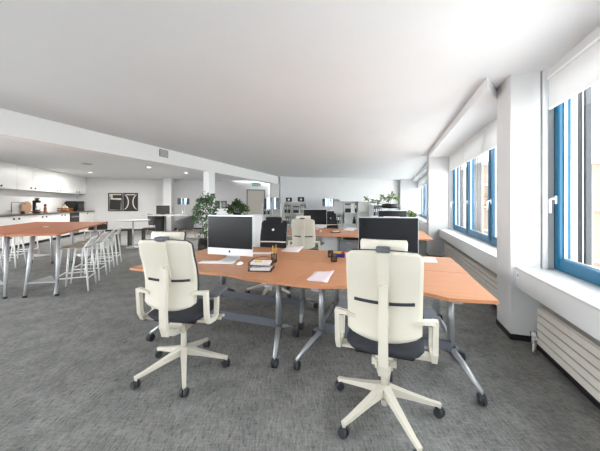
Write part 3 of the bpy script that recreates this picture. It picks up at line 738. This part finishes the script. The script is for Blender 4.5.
# low cabinets
def pedestal(label, loc, rz, key='greymid'):
    r = thing('drawer_pedestal', label, 'drawers', loc, rz, 'mobile drawer pedestals')
    B(key).bb(-.21, .21, -.27, .28, .06, .58, .03).build('body', r)
    for k in range(3):
        d = B(key).bb(-.195, .195, -.29, -.27, .09+k*.16, .235+k*.16, .005).build('drawer', r); B('alu').tube([(-.06, -.30, .20+k*.16), (.06, -.30, .20+k*.16)], .006).build('handle', d)
    for x in (-.16, .16):
        for y in (-.2, .2): B('rubber').tube([(x-.015, y, .03), (x+.015, y, .03)], .03, 14).bb(x-.01, x+.01, y-.01, y+.01, .03, .07).build('caster', r)
pedestal('grey drawer pedestal under the second desk group', P(351, 6.3), A1)
pedestal('white drawer pedestal under the second desk group, left of the grey one', P(332, 6.9), A1, 'sillbox')
# small framed things left of the bush
p = P(220, 10.5, 0); r = thing('sideboard', 'white sideboard standing behind the slim pillar', 'sideboard', p, 0)
B('white').bb(-.3, .5, 0, .4, .0, 1.22, .004).build('body', r); B('white').bb(-.28, .09, -.02, 0, .08, 1.2, .002).build('door', r); B('white').bb(.11, .48, -.02, 0, .08, 1.2, .002).build('door', r)
for k, x in enumerate((-.16, .12)):
    q = B('dark').bb(-.1, .1, -.02, .02, 0, .3, .004).m('greymid').bb(-.07, .07, -.024, -.02, .04, .26)
    tag(q.build('photo_frame', None, p+Vector((x, .15, 1.222))), ('small dark photo frame beside the slim pillar', 'small dark photo frame left of the bushy plant')[k], 'picture frame')

# ================================================================ DESKS
ZD = .70
def smooth(pts, it=2):
    for _ in range(it):
        out = [pts[0]]
        for a, b in zip(pts, pts[1:]): out += [(a[0]*.75+b[0]*.25, a[1]*.75+b[1]*.25), (a[0]*.25+b[0]*.75, a[1]*.25+b[1]*.75)]
        out.append(pts[-1]); pts = out
    return pts
def caster(mb, x, y, r=.038):
    mb.m('rubber')
    for s in (-1, 1): mb.tube([(x+s*.006, y, r), (x+s*.024, y, r)], [r, r*.92], 16)
    mb.box((x, y, r*1.25), (.03, r*1.7, r*1.3), .008)
    mb.m('steel').tube([(x, y, r*1.5), (x, y, r*1.5+.04)], .008, 8)
def deskleg(root, x, y, ox, dn, df, barx=None):
    """steel column with two arms on casters: near (dn) and far (df), side offset ox"""
    g = B('steel').tube([(x, y, .18), (x, y, ZD-.03)], [.029, .024], 14, flat=1.35)
    g.box((x, y, ZD-.035), (.07, .5, .02), .004)
    g.m('greymetal').box((x, y, .21), (.065, .08, .08), .012)
    lo = g.build('leg', root)
    for dy in (dn, df):
        f = B('steel').tube([(x, y, .215), (x+ox*.45, y+dy*.45, .165), (x+ox, y+dy, .085)], [.026, .024, .016], 10, flat=.75)
        fo = f.build('foot', lo)
        c = MB(); caster(c, x+ox, y+dy); c.build('caster', lo)
def desk(label, e0, e1, front, d1, legs, bar=None, dref=0, key='desk', group='beech desks'):
    """front: list of (e,d) from left to right; flat far edge d1"""
    r = thing('desk', label, 'desk', W(e0, dref), A1, group)
    pts = [(p[0]-e0, p[1]-dref) for p in front]+[(e1-e0, d1-dref), (0, d1-dref)]
    b = B(key).prism(pts, ZD-.026, ZD, .0015); b.build('desktop', r)
    for (e, d, ox, dn, df) in legs: deskleg(r, e-e0, d-dref, ox, dn, df)
    if bar:
        a, b_, db, zb = bar
        B('greymetal').bb(a-e0, b_-e0, db-dref-.012, db-dref+.012, zb-.04, zb+.04, .004).build('crossbar', r)
        B('greymetal').bb(a-e0, b_-e0, db-dref+.05, db-dref+.08, ZD-.07, ZD-.028).build('rail', r)
    return r
fA = [(-2.71, 2.19), (-2.45, 2.18)]+smooth([(-2.35, 2.18), (-2.1, 2.26), (-1.75, 2.30), (-1.5, 2.31), (-1.32, 2.24)])+[(-1.2, 2.225), (-.8305, 2.205)]
desk('nearest beech desk on the left, with screen and letter tray', -2.71, -.8305, fA, 3.085, [(-2.18, 2.42, -.13, -.32, .27), (-1.02, 2.40, .09, -.30, .25)], (-2.18, -1.02, 2.40, .24))
fB = [(-.8295, 2.205), (-.64, 2.205)]+smooth([(-.56, 2.22), (-.3, 2.31), (.05, 2.34), (.28, 2.32), (.42, 2.235)])+[(.5, 2.24), (.755, 2.285)]
desk('nearest beech desk on the right, its corner pointing at the radiator', -.8295, .755, fB, 3.085, [(-.60, 2.44, -.14, -.31, .26), (.486, 2.50, .13, -.33, .22)], (-.6, .486, 2.46, .24))
desk('beech desk directly behind the nearest left desk', -2.71, -.8305, [(-2.71, 3.089), (-.8305, 3.089)], 3.93, [(-2.18, 3.16, -.1, -.3, .4), (-1.02, 3.16, .09, -.34, .3)], (-2.18, -1.02, 3.12, .18))
desk('beech desk directly behind the nearest right desk', -.8295, .765, [(-.8295, 3.089), (.765, 3.089)], 3.93, [(-.60, 3.16, -.1, -.3, .4), (.48, 3.16, .1, -.34, .4)], (-.6, .48, 3.12, .18))
# second group
G2 = 5.83
desk('left front beech desk of the second desk group', -2.6, -.8305, [(-2.6, G2), (-.8305, G2)], G2+.85, [(-2.2, G2+.4, -.1, -.3, .3), (-1.0, G2+.4, .09, -.3, .3)], (-2.2, -1.0, G2+.4, .24))
desk('right front beech desk of the second desk group, near the far pier', -.8295, .83, [(-.8295, G2), (.83, G2)], G2+.85, [(-.6, G2+.4, -.1, -.3, .3), (.5, G2+.4, .1, -.3, .3)], (-.6, .5, G2+.4, .24))
desk('left rear beech desk of the second desk group', -2.6, -.8305, [(-2.6, G2+.854), (-.8305, G2+.854)], G2+1.7, [(-2.2, G2+1.3, -.1, -.3, .3), (-1.0, G2+1.3, .09, -.3, .3)], (-2.2, -1.0, G2+1.3, .24))
desk('right rear beech desk of the second desk group', -.8295, .83, [(-.8295, G2+.854), (.83, G2+.854)], G2+1.7, [(-.6, G2+1.3, -.1, -.3, .3), (.5, G2+1.3, .1, -.3, .3)], (-.6, .5, G2+1.3, .24))

# ================================================================ OFFICE CHAIR
def office_chair(label, front='fabric'):
    """faces +y, origin on the floor under the column"""
    r = thing('office_chair', label, 'chair', (0, 0, 0), 0, 'swivel office chairs')
    # star base
    b = B('creamd').tube([(0, 0, .10), (0, 0, .20)], [.030, .036], 16).tube([(0, 0, .06), (0, 0, .11)], .022, 14).tube([(0, 0, .20), (0, 0, .36)], [.024, .022], 16)
    bb_ = b.build('column', r)
    base = B('creamd'); casters = []
    off = R(14)
    for k in range(5):
        a = off+k*2*PI/5; c, s_ = math.cos(a), math.sin(a)
        P_ = lambda q, z: (c*q, s_*q, z)
        base.barr([P_(.02, .165), P_(.14, .135), P_(.30, .092), P_(.362, .080)], [.052, .041, .030, .026], [.060, .038, .025, .020])
        base.tube([P_(.352, .085), P_(.352, .055)], .011, 10)
    bo = base.build('star_base', r); bo['k'] = 0; del bo['k']
    bm_ = bo.data
    for k in range(5):
        a = off+k*2*PI/5; x, y = 0.352*math.cos(a), 0.352*math.sin(a); sw = a*1.7+.6
        w = MB().m('rubber')
        for s_ in (-1, 1): w.tube([(s_*.004, 0, .032), (s_*.027, 0, .032)], [.032, .027], 18)
        w.box((0, .004, .038), (.044, .046, .032), .012)
        w.xform(Matrix.Translation((x, y, 0)) @ Matrix.Rotation(sw, 4, 'Z')); w.build('caster', r)
    # seat
    def sq(hx, hy, e=4.5):
        def g(s, t):
            # square to superellipse
            m_ = max(abs(s), abs(t));
            if m_ < 1e-6: return 0, 0
            n_ = (abs(s/m_)**e+abs(t/m_)**e)**(1/e); return s/n_*hx, t/n_*hy
        return g
    g = sq(.24, .23)
    def seat(s, t):
        x, y = g(s, t); m_ = max(abs(s), abs(t)); return (x, y+.03, .545-.03*m_**6-.02*max(0, t)**3)
    def seatb(s, t):
        x, y = g(s, t); m_ = max(abs(s), abs(t)); return (x*.93, y*.93+.03, .47+.018*m_**4)
    q = MB().m(front); nx = 18
    ga = [[q.bm.verts.new(seat(-1+2*i/nx, -1+2*j/nx)) for i in range(nx+1)] for j in range(nx+1)]
    gb = [[q.bm.verts.new(seatb(-1+2*i/nx, -1+2*j/nx)) for i in range(nx+1)] for j in range(nx+1)]
    for j in range(nx):
        for i in range(nx):
            for G in (ga, gb): f = q.bm.faces.new((G[j][i], G[j][i+1], G[j+1][i+1], G[j+1][i])); f.smooth = True
    ring = lambda G: [G[0][i] for i in range(nx)]+[G[j][nx] for j in range(nx)]+[G[nx][i] for i in range(nx, 0, -1)]+[G[j][0] for j in range(nx, 0, -1)]
    ra, rb = ring(ga), ring(gb)
    for i in range(len(ra)): f = q.bm.faces.new((ra[i], ra[(i+1) % len(ra)], rb[(i+1) % len(ra)], rb[i])); f.smooth = True
    q.build('seat', r)
    B('black').box((0, .03, .462), (.36, .34, .02), .008).build('seat_pan', r)
    # mechanism and rear arm
    B('creamd').box((0, -.02, .40), (.15, .22, .085), .02).barr([(0, -.06, .385), (0, -.19, .40), (0, -.235, .43)], [.10, .075, .055], [.05, .045, .05]).build('mechanism', r)
    B('alu').tube([(.08, .05, .42), (.29, .05, .43)], .006).m('creamd').tube([(.27, .05, .43), (.31, .05, .43)], .012).tube([(.27, .11, .43), (.31, .11, .43)], .012).m('alu').tube([(.08, .11, .42), (.29, .11, .43)], .006).build('lever', r)
    # backrest
    BZ0, BZ1 = .615, 1.125
    def prof(z):  # y of the back at height z
        t = (z-BZ0)/(BZ1-BZ0); return -.205-.035*math.sin(min(1, t*1.3)*PI)*-1*.6-.075*t*t
    def backf(hw, zlo, zhi, rc, dip, y_off):
        def f(s, t):
            h = (t+1)/2; z = zlo+(zhi-zlo)*h
            dz = min(z-zlo, zhi-z); k = 1
            w = hw-rc+math.sqrt(max(0, rc*rc-(rc-min(rc, dz))**2))
            w *= (1+.02*math.sin(h*PI))
            x = s*w; zz = z-dip*(1-s*s)*(1-h)**2+.008*(1-s*s)*h
            return (x, prof(z)+.55*x*x+y_off, zz)
        return f
    B('cream').sheet(backf(.213, BZ0, BZ1, .03, .035, 0), (0, -.016, 0), 18, 22).build('backrest_shell', r)
    cu = B(front).sheet(backf(.214, BZ0-.005, BZ1+.003, .035, .035, .024), (0, -.022, 0), 18, 22).build('backrest_cushion', r)
    # lumbar strips on the shell
    q = B('fabric')
    for s0, s1 in ((-.80, -.14), (.14, .80)):
        pts = [((s0+(s1-s0)*i/6)*.216, 0, .822-.012*(1-((s0+(s1-s0)*i/6))**2)) for i in range(7)]
        q.barr([(x, prof(z)+.55*x*x-.019, z) for x, _, z in pts], .010, .018)
    q.build('lumbar_strip', r)
    # spine: lower post and upper slide
    y = lambda z: prof(z)-.018
    B('cream').barr([(0, -.235, .40), (0, -.262, .47), (0, -.268, .62), (0, -.262, .80), (0, -.262, .93)], [.058, .056, .054, .052, .05], [.030]*5).tube([(0, -.276, .925), (0, -.285, .925)], .012, 14).build('spine', r)
    B('cream').barr([(0, y(.84)-.004, .84), (0, y(1.0)-.006, 1.0), (0, y(1.12)-.006, 1.125)], [.066]*3, [.02]*3).build('upper_spine', r)
    B('padgrey').barr([(0, y(1.11)-.002, 1.11), (0, y(1.12)+.002, 1.135), (0, y(1.12)+.012, 1.142)], [.05]*3, [.022]*3).box((0, y(1.12)+.010, 1.143), (.078, .07, .026), .004).build('headrest_bracket', r)
    def hd(s, t):
        h = (t+1)/2; x = s*(.136-.006*(1-h))*(1-.06*abs(t)**6); return (x, prof(1.12)+.045+.9*x*x+.012*h, 1.094+.094*h)
    B('cream').sheet(hd, (0, -.014, 0), 14, 8).build('headrest_shell', r)
    def hf(s, t):
        p_ = hd(s, t); return (p_[0]*.98, p_[1]+.028, p_[2])
    B(front).sheet(hf, (0, -.026, 0), 14, 8).build('headrest_pad', r)
    # arms
    for sx in (-1, 1):
        X = sx*.285
        arm = B('cream').barr([(sx*.17, -.185, .705), (sx*.22, -.19, .72), (X, -.165, .715)], [.030, .034, .034], [.022, .024, .030])
        arm.barr([(X, -.165, .728), (X, -.160, .66), (X, -.15, .53), (X, -.12, .475), (X, -.03, .462), (X, .015, .48), (X, .02, .55), (X, .02, .645)], [.030]*8, [.040, .040, .040, .038, .038, .038, .040, .040])
        arm.bb(min(X, sx*.15), max(X, sx*.15), -.10, -.03, .448, .475, .006)
        ao = arm.build('armrest', r)
        B('padgrey').prism(rr(X, .06, .085, .25, .035), .645, .672, .008).build('arm_pad', ao)
        B('padgrey').bb(X-.018, X+.018, -.10, -.06, .43, .45, .008).build('adjuster', ao)
    return r
def place(o, x, y, phi): o.location = (x, y, 0); o.rotation_euler.z = -R(phi)
c2 = office_chair('cream-backed office chair nearest the camera, on the right')
place(c2, .565, 1.785, 19)
c1 = dup(c2, (-.985, 2.26, 0), -R(8), 'cream-backed office chair on the left in front of the nearest desk')
dup(c2, (.11, 5.02, 0), -R(14), 'cream-backed office chair at the second desk group, beside the black one')
dup(c2, (1.62, 4.72, 0), -R(18), 'cream-backed office chair mostly hidden behind the nearer right screen')
c3 = office_chair('black upholstered office chair facing the camera across the desks', 'blackfab')
place(c3, -.46, 4.16, 180+10)
q = B('paper').tube([(0, -.140, .985), (0, -.160, .985)], .017, 18); q.build('badge', c3)
q = B('cream').barr([(-.21, -.140, .79), (0, -.160, .79), (.21, -.140, .79)], .008, .018); q.build('cross_strap', c3)
dup(c3, P(333, 7.7), R(200), 'black office chair behind the second desk group computer')

# ================================================================ COMPUTERS
def computer(label, loc, rz):
    r = thing('desktop_computer', label, 'computer', loc, rz, 'all-in-one desktop computers')
    w, h, z0 = .64, .497, .06
    B('alu').bb(-w/2, w/2, 0, .012, z0, z0+h, .003).box((0, .02, z0+h/2), (w*.7, .03, h*.75), .012).build('body', r)
    B('screen').bb(-w/2+.006, w/2-.006, -.003, .0005, z0+.085, z0+h-.011, .001).build('screen', r)
    q = B('black')
    q.prism([(.014*math.cos(a)*(1 if math.sin(a) > -.5 else .85), .014*math.sin(a)) for a in [2*PI*i/20 for i in range(20)] if not (abs(a-.15) < .2)], 0, .0012)
    q.prism([(.001, .018), (.009, .026), (.010, .019), (.003, .015)], 0, .0012)
    q.xform(Matrix.Translation((0, -.0003, z0+.045)) @ Matrix.Rotation(R(90), 4, 'X')); q.build('logo', r)
    B('alu').barr([(0, .0, .004), (0, .08, .006), (0, .095, .03), (0, .045, .16), (0, .04, .24)], [.19, .19, .19, .19, .19], [.006, .008, .010, .006, .006]).bb(-.095, .095, -.09, .09, 0, .006, .002).build('stand', r)
    return r
m1 = computer('silver desktop computer with dark screen on the nearest left desk', P(229.5, 3.33, ZD+.001), R(-17))
# soft reflections come from the room
m2 = dup(m1, P(388, 2.93, ZD+.001), R(-8), 'silver desktop computer behind the nearest cream chair on the right')
dup(m1, P(315, 7.25, ZD+.001), R(-10), 'silver desktop computer on the second desk group, beside the drum lamp')
dup(m1, P(392.5, 6.0, ZD+.001), R(-4), 'silver desktop computer on the second desk group, near the windows')

def keyboard(label, loc, rz, key='white', w=.42, d=.115):
    r = thing('keyboard', label, 'keyboard', loc, rz)
    B('white' if key == 'white' else 'black').bb(-w/2, w/2, -d/2, d/2, 0, .008, .003).build('case', r)
    q = B(key)
    for j in range(5):
        n = 16
        for i in range(n): q.bb(-w/2+.006+i*(w-.012)/n, -w/2+.006+(i+1)*(w-.012)/n-.002, -d/2+.006+j*(d-.012)/5, -d/2+.006+(j+1)*(d-.012)/5-.002, .008, .0105)
    q.build('keys', r)
def mouse(label, loc, rz, key='white'):
    r = thing('mouse', label, 'mouse', loc, rz)
    def f(s, t):
        m_ = max(abs(s), abs(t), 1e-6); n_ = max(1e-6, (abs(s/m_)**2.6+abs(t/m_)**2.6)**(1/2.6)) if m_ > 1e-5 else 1; x = s/n_*.030; y = t/n_*.055
        return (x, y, .004+.020*(1-m_**2.5))
    B(key).sheet(f, (0, 0, -.004), 12, 12).build('shell', r)
def onDesk(u, v, z=ZD):
    Y = (HC-z)*FL/(v-HZ); return P(u, Y, z+.0012)
keyboard('white keyboard in front of the left computer', onDesk(217, 262.8), R(-6))
mouse('white mouse right of the left keyboard', onDesk(240, 264), R(-10))
keyboard('white keyboard behind the left computer, across the desk seam', onDesk(263, 253.6), R(-3), w=.30)
mouse('white mouse on the second desk group in front of its computer', onDesk(320.5, 231), 0)
keyboard('black keyboard on the second desk group', onDesk(331, 227.8), R(-15), 'black')

def papers(label, pts, n=3, key='paper', curl=.0):
    """pts: image quad (u,v) lying on the desk"""
    q4 = [onDesk(*p) for p in pts]; c = sum(q4, Vector())/4
    r = thing('paper_sheets', label, 'papers', c)
    for k in range(n):
        a = [(p-c) for p in q4]; sh = Matrix.Rotation(.06*(k-1)*(1 if k % 2 else -1), 4, 'Z')
        a = [sh @ x for x in a]; nx = 6
        def f(s, t, a=a, k=k):
            u, v = (s+1)/2, (t+1)/2; p = a[0]*(1-u)*(1-v)+a[1]*u*(1-v)+a[2]*u*v+a[3]*(1-u)*v
            return (p.x, p.y, .001+k*.0016+curl*max(0, u+v-1.2)**2*(k == n-1))
        B(key if k == n-1 else 'paper').sheet(f, (0, 0, .0008), nx, nx).build('sheet', r)
papers('loose pinkish paper sheets lying near the front edge of the nearest desks', [(307, 280.5), (326, 283), (333.5, 272.5), (316, 271.5)], 3, 'paperpink', .03)
papers('paper sheets at the far edge of the desk in front of the black chair', [(281, 251.4), (297, 252.6), (304, 247), (288, 246.8)], 3, 'paperpink', .02)
papers('paper sheets right of the nearest right computer', [(423, 262.2), (437, 262.8), (435, 258), (423, 257.6)], 2)
papers('white paper on the second desk group by the drum lamp', [(343, 230.2), (352, 231.0), (357, 228.2), (348, 227.6)], 2)

# letter tray
c = onDesk(261.5, 270); r = thing('letter_tray', 'black wire two-tier letter tray near the left computer', 'tray', c, R(-6))
q = B('black')
for z in (.006, .062):
    q.tube([(-.12, -.085, z), (.12, -.085, z), (.12, .085, z), (-.12, .085, z), (-.12, -.085, z)], .0035, 6)
    q.tube([(-.12, -.085, z+.028), (-.12, .085, z+.028), (.12, .085, z+.028), (.12, -.085, z+.028)], .003, 6)
    for i in range(7): q.tube([(-.12+.04*i, -.085, z), (-.12+.04*i, .085, z), (-.12+.04*i, .085, z+.028)], .0018, 5)
    for i in range(9): q.tube([(.12, -.085+.021*i, z), (.12, -.085+.021*i, z+.028)], .0018, 5).tube([(-.12, -.085+.021*i, z), (-.12, -.085+.021*i, z+.028)], .0018, 5)
q.build('rack', r)
q = B('black')
for x, y_ in ((-.12, .085), (.12, .085), (.12, -.085), (-.12, -.085)): q.tube([(x, y_, 0), (x, y_, .10 if y_ > 0 else .065)], .003, 6)
q.tube([(-.12, .085, .10), (-.02, .095, .125), (.02, .095, .125), (.12, .085, .10)], .003, 6)
q.build('post', r)
for k, (z, key, lb) in enumerate(((.0115, 'paper', 'paper stack in the lower tier of the black letter tray'), (.0675, 'paper', 'paper stack in the upper tier of the black letter tray'))):
    q = B(key)
    for i in range(4): q.box((random.uniform(-.004, .004), random.uniform(-.004, .004)-.004, i*.006+.003), (.20, .145, .0055), .001, Matrix.Rotation(random.uniform(-.03, .03), 3, 'Z'))
    tag(q.build('paper_stack', None, c+Vector((0, 0, z)), R(-6)), lb, 'papers')
q = B('yellow').box((0, 0, .004), (.075, .05, .008), .001); tag(q.build('sticky_notes', None, c+Vector((-.03, -.03, .094)), R(20)), 'yellow note pad on top of the black letter tray', 'notepad')

def pencup(label, loc, rad=.036, h=.095, pencils=0, lab2=None):
    r = thing('pen_cup', label, 'pen cup', loc, 0, 'black mesh pen cups')
    q = B('black').lathe([(rad, 0), (rad, .006)], n=20); n = 20
    for z in (.006, h*.33, h*.66, h): q.tube([(rad*math.cos(2*PI*i/n), rad*math.sin(2*PI*i/n), z) for i in range(n+1)], .0022 if z < h else .0035, 5)
    for i in range(n): a = 2*PI*i/n; q.tube([(rad*math.cos(a), rad*math.sin(a), .003), (rad*math.cos(a+.16), rad*math.sin(a+.16), h)], .0022, 5)
    q.build('cup', r)
    for k in range(pencils):
        a = k*2.1; key = ('wood', 'black', 'yellow', 'wood')[k % 4]
        p0 = loc+Vector((.012*math.cos(a), .012*math.sin(a), .012)); p1 = loc+Vector((.026*math.cos(a), .026*math.sin(a), .185+.012*k)) ; d = p1-p0
        g = B(key).tube([(0, 0, 0), d*.92], .0042, 6).m('board').tube([d*.92, d], [.0042, .0008], 6)
        tag(g.build('pencil', None, p0), '%s pencil standing in %s' % ({'wood': 'natural wood', 'black': 'black', 'yellow': 'yellow'}[key], lab2), 'pencil', '%s pencils in %s' % (key, lab2))
pencup('black mesh pen cup holding tall pencils beside the letter tray', onDesk(274, 262.2), .034, .10, 4, 'the mesh cup beside the letter tray')
pencup('empty black mesh pen cup, nearer of the pair left of the right computer', onDesk(334, 261.5), .036, .09)
pencup('black mesh pen cup, farther of the pair left of the right computer', onDesk(330.5, 257), .034, .08)
r = thing('card_box', 'small deep blue box with yellow and red cards beside the mesh pen cups', 'box', onDesk(341, 257.2), R(-12))
B('violet').bb(-.05, .05, -.035, .035, 0, .05, .004).build('body', r); B('yellow').bb(-.045, .0, -.03, .03, .05, .066, .002).build('card', r); B('red').bb(.004, .045, -.03, .03, .05, .072, .002).build('card', r)
r = thing('tape_dish', 'black oval dish holding a white paper on the second desk group', 'dish', onDesk(335.5, 232.4), 0)
B('black').prism([(.14*math.cos(2*PI*i/24), .12*math.sin(2*PI*i/24)) for i in range(24)], 0, .018, .004).build('dish', r); B('paper').prism([(.08*math.cos(2*PI*i/20), .07*math.sin(2*PI*i/20)) for i in range(20)], .018, .03).build('insert', r)
pencup('small pen holder with one pencil on the second desk group', onDesk(337, 228.6), .035, .10, 1, 'the cup on the second desk group')

# ================================================================ LIGHT, CAMERA
wd = bpy.data.worlds.new('sky'); SC.world = wd; wd.use_nodes = True; nt = wd.node_tree
bg = nt.nodes['Background']; bg.inputs['Color'].default_value = (.93, .97, 1, 1); bg.inputs['Strength'].default_value = 1.6
sun = bpy.data.lights.new('sun', 'SUN'); sun.energy = 4.2; sun.angle = R(1); sun.color = (1, .985, .96); so = bpy.data.objects.new('sun', sun); COL.objects.link(so)
sd = E1*.25+Vector((0, .1, -1)); so.rotation_euler = sd.to_track_quat('-Z', 'Y').to_euler()
cam = bpy.data.cameras.new('camera'); co = bpy.data.objects.new('camera', cam); COL.objects.link(co)
co.location = (0, 0, HC); co.rotation_euler = (R(90), 0, 0)
cam.sensor_width = 36; cam.lens = FL/600*36; cam.shift_y = -(225.5-HZ)/600; cam.clip_start = .05; cam.clip_end = 400
SC.camera = co
vs = SC.view_settings; vs.view_transform = 'Standard'; vs.look = 'None'; vs.exposure = 2.6; vs.gamma = 1; vs.use_curve_mapping = False
